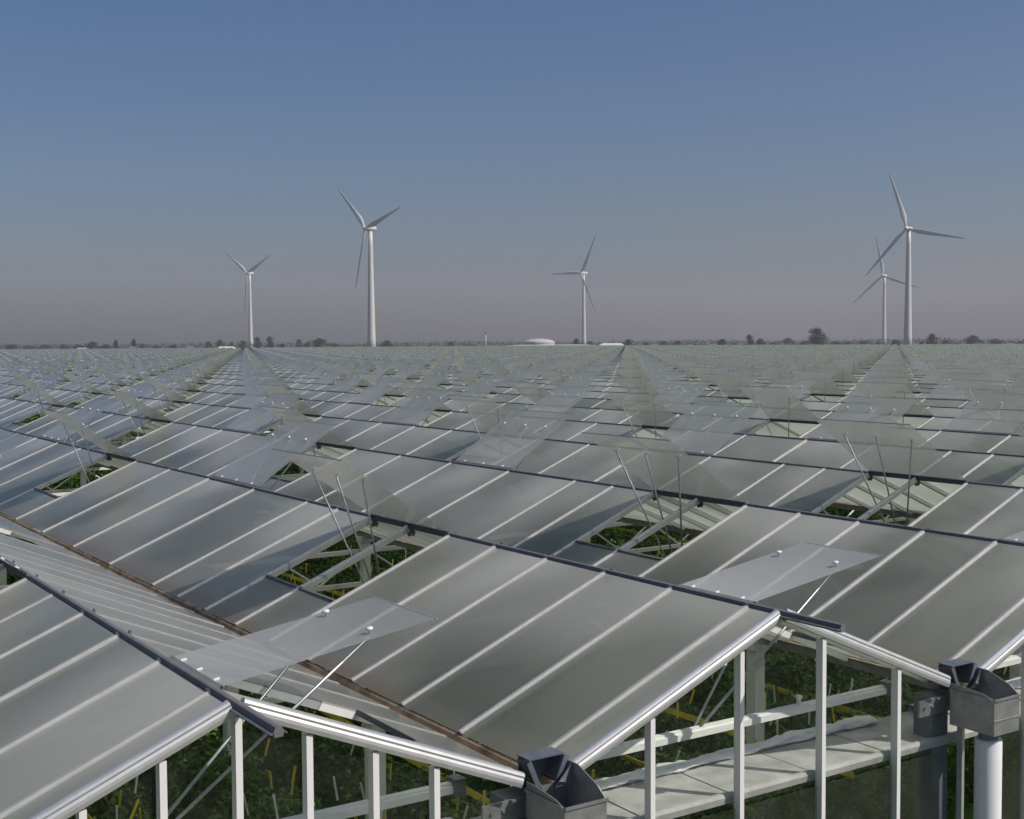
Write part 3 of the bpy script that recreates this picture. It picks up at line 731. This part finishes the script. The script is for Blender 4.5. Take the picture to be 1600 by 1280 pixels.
# ------------------------------------------------------------------ trees
def tree_meshes(seed, shape, mat):
    rg = random.Random(seed); mb = MB()
    cl = []
    for i in range(34):
        a = rg.uniform(0, 2*math.pi); h = rg.random()
        rad = {'round': math.sin(math.pi*(0.12+0.83*h))**0.7, 'tall': 0.45*math.sin(math.pi*(0.08+0.88*h))**0.6, 'wide': 1.35*math.sin(math.pi*(0.2+0.75*h))**0.8}[shape]
        q = rad*rg.uniform(0.0, 0.9)
        cl.append((Vector((0.42*q*math.cos(a), 0.42*q*math.sin(a), 0.16+0.78*h)), 0.10+0.07*rg.random()))
    for c, r in cl:
        for j in range(55):
            d = Vector((rg.gauss(0,1), rg.gauss(0,1), rg.gauss(0,0.8))); d.normalize(); d *= r*rg.random()**0.4
            leaf(mb, c+d, rg.uniform(.035,.065), rg.uniform(.014,.026), Vector((rg.uniform(-1,1), rg.uniform(-1,1), rg.uniform(-.8,.8))), Vector((rg.uniform(-1,1), rg.uniform(-1,1), 1)))
    crown = mb.mesh('crown', mat)
    mb = MB(); mb.rod((0,0,0), (0.01,0,0.34), 0.026, 8, 0, 0.017); mb.rod((0.01,0,0.34), (-0.01,0.01,0.72), 0.017, 7, 0, 0.006)
    for i in range(6):
        a = rg.uniform(0, 6.28); z = rg.uniform(.26,.55); mb.rod((0,0,z), (0.22*math.cos(a), 0.22*math.sin(a), z+rg.uniform(.12,.25)), 0.010, 5, 0, 0.003)
    return crown, mb.mesh('trunk', 'bark')
TM = {s: [tree_meshes(11+i*7+len(s), s, 'tree_leaf') for i in range(2)] for s in ('round', 'tall', 'wide')}
TMO = tree_meshes(77, 'round', 'tree_leaf_olive')
def horizon_y(x): return 537.37 - (x-800)*0.0059
def tree(x, ytop, wpx, depth, shape, label, group=None, olive=False):
    top = at_depth(x, ytop, depth); h = top.z
    cr, tr = TMO if olive else random.choice(TM[shape])
    o = empty('tree', (top.x, top.y, 0)); o.rotation_euler = (0, 0, random.uniform(0, 6.28))
    wm = wpx*depth/FPX; base_w = {'round': 0.95, 'tall': 0.48, 'wide': 1.15}[shape]
    o.scale = (1.3*wm/base_w, 1.3*wm/base_w, h/0.98)
    tag(o, label, 'tree', group)
    link('crown', cr, o); link('trunk', tr, o)
FARG = 'small hazy trees along the far horizon'
ORD = ['first','second','third','fourth','fifth','sixth','seventh','eighth','ninth','tenth','eleventh','twelfth','thirteenth','fourteenth','fifteenth','sixteenth','seventeenth','eighteenth','nineteenth','twentieth','twenty-first','twenty-second']
MARKS = [(-1, 'from the left end of the horizon'), (145, 'right of the broad tree on the far left'), (209, 'right of the pair of thin poplars'), (390, 'right of the leftmost turbine'), (578, 'right of the egg-nacelle turbine'), (842, 'right of the domed white hall'),
         (982, 'right of the small dark tree by the tent roof'), (1172, 'right of the narrow upright tree'), (1276, 'right of the largest round tree'), (1420, 'right of the tallest turbine'), (1521, 'right of the broad dark tree on the right')]
cnt = {}
def far_label(x):
    m_ = max(q for q in MARKS if q[0] <= x); k_ = cnt.get(m_, 0); cnt[m_] = k_+1
    return ORD[k_] + ' small hazy tree ' + m_[1]
named = [
 (1276,513,34,900,'round','largest round dark tree on the horizon, left of the tallest turbine',False),
 (1457,523,21,900,'round','olive green round tree just right of the tallest turbine',True),
 (1521,525,30,900,'wide','broad dark tree near the right end of the horizon',False),
 (1172,523,15,950,'round','narrow upright tree standing between the far hall and the largest tree',False),
 (982,531,17,1000,'round','small dark tree right of the low white tent roof',False),
 (605,533,24,1000,'wide','low dark bush-like tree at the foot of the egg-nacelle turbine',False),
 (500,530,36,1000,'wide','wide dark clump of tree left of the egg-nacelle turbine',False),
 (402,527,15,1100,'round','round tree just right of the leftmost turbine',False),
 (422,526,15,1100,'round','taller round tree, second right of the leftmost turbine',False),
 (145,535,26,1000,'wide','broad tree on the far left of the horizon',False),
 (181,531,6,1000,'tall','thin poplar, left one of a pair on the left horizon',False),
 (209,531,7,1000,'tall','thin poplar, right one of a pair on the left horizon',False),
 (900,530,17,1000,'wide','small dark tree beside the turbine near the domed hall',False)]
for x, y, w, d, s, l, ol in named: tree(x, y, w, d, s, l, None, ol)
small = [(18,539,20),(45,540,26),(70,539,22),(100,538,18),(122,538,20),(165,539,20),(223,537,12),(245,541,16),(270,540,18),(300,540,14),(325,534,13),(344,532,13),(362,534,9),(380,533,15),
 (440,537,12),(467,531,11),(480,534,10),(524,537,14),(545,541,20),(640,541,22),(668,540,16),(705,534,11),(735,538,16),(922,534,9),(1010,536,14),(1035,533,22),(1058,533,20),(1090,538,20),(1128,531,17),(1148,536,14),(1188,530,16),
 (1210,535,20),(1232,529,20),(1255,534,18),(1305,533,16),(1325,534,14),(1350,532,20),(1372,534,12),(1400,532,19),(1440,534,12),(1478,531,18),(1495,535,14),(1555,530,22),(1580,534,20),(1597,533,16)]
for x, y, w in small: tree(x, y, w*1.15, random.uniform(950, 1400), random.choice(['round','wide']), far_label(x), FARG)
# continuous low tree belt
mb = MB(); rg = random.Random(5)
for i in range(30000):
    x = rg.uniform(-200, 1800); d = rg.uniform(1400, 2400); hy = horizon_y(x)
    lump = 3.4+2.2*math.sin(x*0.05+d*0.01)+1.6*math.sin(x*0.017+2)+1.3*math.sin(x*.21+d*.02)
    p = at_depth(x, 640, d); hgt = 7.88 + max(0.4, lump)*d/FPX*0.75
    z = rg.uniform(2, hgt)
    leaf(mb, Vector((p.x, p.y, z)), rg.uniform(1.4,2.8), rg.uniform(.6,1.2), Vector((rg.uniform(-1,1), rg.uniform(-1,1), rg.uniform(-.6,.6))), Vector((rg.uniform(-1,1), rg.uniform(-1,1), 1)))
tag(mb.build('treeline', 'tree_leaf'), 'hazy belt of low trees closing the flat horizon', 'treeline', kind='stuff')

# ------------------------------------------------------------------ far buildings
def frame_at(x, depth):
    p = at_depth(x, horizon_y(x), depth); los = Vector((p.x-CAM.x, p.y-CAM.y, 0)).normalized()
    M = Matrix((Vector((los.y, -los.x, 0)), los, Vector((0,0,1)))).transposed().to_4x4(); M.translation = (p.x, p.y, 0)
    return M, depth/FPX
def zof(x, y, depth): return at_depth(x, y, depth).z
def hall_arched():
    d = 860; M, px = frame_at(842, d); t = empty('domed_hall', M.translation); t.rotation_euler = M.to_euler()
    tag(t, 'white hall with a low domed roof behind the greenhouse', 'building')
    w = 51*px; zt = zof(842, 529, d); ze = zof(842, 536, d); L = 30
    mb = MB(); mb.lathe([(w/2*0.985, 0), (w/2*0.985, ze)], 40, 0, (0, w/2, 0)); mb.build('wall', 'dome_beige', t)
    mb = MB(); pr = [(w/2*1.01*math.cos(math.pi/2*i/10), ze+(zt-ze)*math.sin(math.pi/2*i/10)) for i in range(10)] + [(0.3, zt+0.05)]
    mb.lathe(pr, 40, 0, (0, w/2, 0)); mb.build('roof', 'dome_beige', t, True)
    mb = MB(); mb.box(-w*0.42, -w*0.12, -0.2, w*0.3, 0, ze+0.6); mb.build('entrance_block', 'shed_dark', t)
hall_arched()
def shed(x0, x1, ytop, yeave, depth, label, mat, name='shed', roofmat='shed_white', win=0):
    xc = (x0+x1)/2; M, px = frame_at(xc, depth); t = empty(name, M.translation); t.rotation_euler = M.to_euler(); tag(t, label, 'building')
    w = (x1-x0)*px; zt = zof(xc, ytop, depth); ze = zof(xc, yeave, depth); L = max(8, w*0.5)
    mb = MB(); mb.box(-w/2, w/2, 0, L, 0, ze); mb.build('wall', mat, t)
    mb = MB(); a, b = w/2+0.4, L+0.4
    mb._add([(-a,-0.4,ze),(a,-0.4,ze),(a,b,ze),(-a,b,ze),(0 if ytop < yeave-2 and w < 40 else -a,L/2,zt),(0 if ytop < yeave-2 and w < 40 else a,L/2,zt)] if False else
            [(-a,-0.4,ze+.02),(a,-0.4,ze+.02),(a,b,ze+.02),(-a,b,ze+.02),(-a*0.7,L/2,zt),(a*0.7,L/2,zt)],
            [(0,1,5,4),(1,2,5),(2,3,4,5),(3,0,4),(3,2,1,0)])
    mb.build('roof', roofmat, t)
    for i in range(win):
        xx = -w/2 + w*(i+0.5)/win; mb = MB(); mb.box(xx-0.5, xx+0.5, -0.06, 0.02, ze-1.9, ze-0.7); mb.build('window', 'shed_dark', t)
shed(786, 935, 538.6, 540.2, 840, 'long low grey shed below the domed white hall', 'shed_grey', 'shed', 'shed_grey')
shed(936, 976, 536.3, 540.5, 830, 'bright white tent-like roof beside the long shed', 'shed_white', 'tent_hall')
shed(203, 212, 541.5, 544, 950, 'tiny white house below the right poplar on the left', 'shed_white', 'house', 'brick_far', 3)
shed(120, 136, 543.6, 546, 900, 'small pale shed at the left end of the roof edge', 'shed_grey', 'shed', 'shed_grey', 2)
shed(292, 303, 540.5, 543.5, 980, 'small pale house left of the leftmost turbine', 'shed_white', 'house', 'brick_far', 3)
shed(340, 368, 541.5, 545, 860, 'white low greenhouse building beside the leftmost turbine', 'shed_white', 'shed')
shed(1020, 1029, 537.5, 540, 1000, 'tiny white house among trees right of the tent roof', 'shed_white', 'house', 'brick_far', 2)
shed(1572, 1584, 536, 538.5, 1000, 'tiny white house at the far right of the horizon', 'shed_white', 'house', 'brick_far', 2)
d = 880; M, px = frame_at(759, d); t = empty('chimney', M.translation); tag(t, 'slim pale chimney with a dark top, left of the domed hall', 'chimney')
zt = zof(759, 519, d)
mb = MB(); mb.lathe([(0.6, 0), (0.36, zt-1.4)], 14); mb.build('stack', 'shed_grey', t, True)
mb = MB(); mb.lathe([(0.55, zt-1.4), (0.55, zt)], 14); mb.build('cap', 'shed_dark', t)

# ------------------------------------------------------------------ haze
mb = MB(); mb.box(-3500, 3500, -3500, 3500, -1.0, 185.0)
hz = bpy.data.materials.new('haze_air'); hz.use_nodes = True; nt = hz.node_tree
for n in list(nt.nodes): nt.nodes.remove(n)
out = nt.nodes.new('ShaderNodeOutputMaterial'); pv = nt.nodes.new('ShaderNodeVolumePrincipled')
pv.inputs['Color'].default_value = (0.86, 0.825, 0.88, 1); pv.inputs['Density'].default_value = 0.00020; pv.inputs['Anisotropy'].default_value = 0.1
nt.links.new(pv.outputs[0], out.inputs['Volume']); MATS['haze_air'] = hz
tag(mb.build('haze', 'haze_air'), 'thin pale haze hanging in the air over the land', 'haze', kind='stuff')
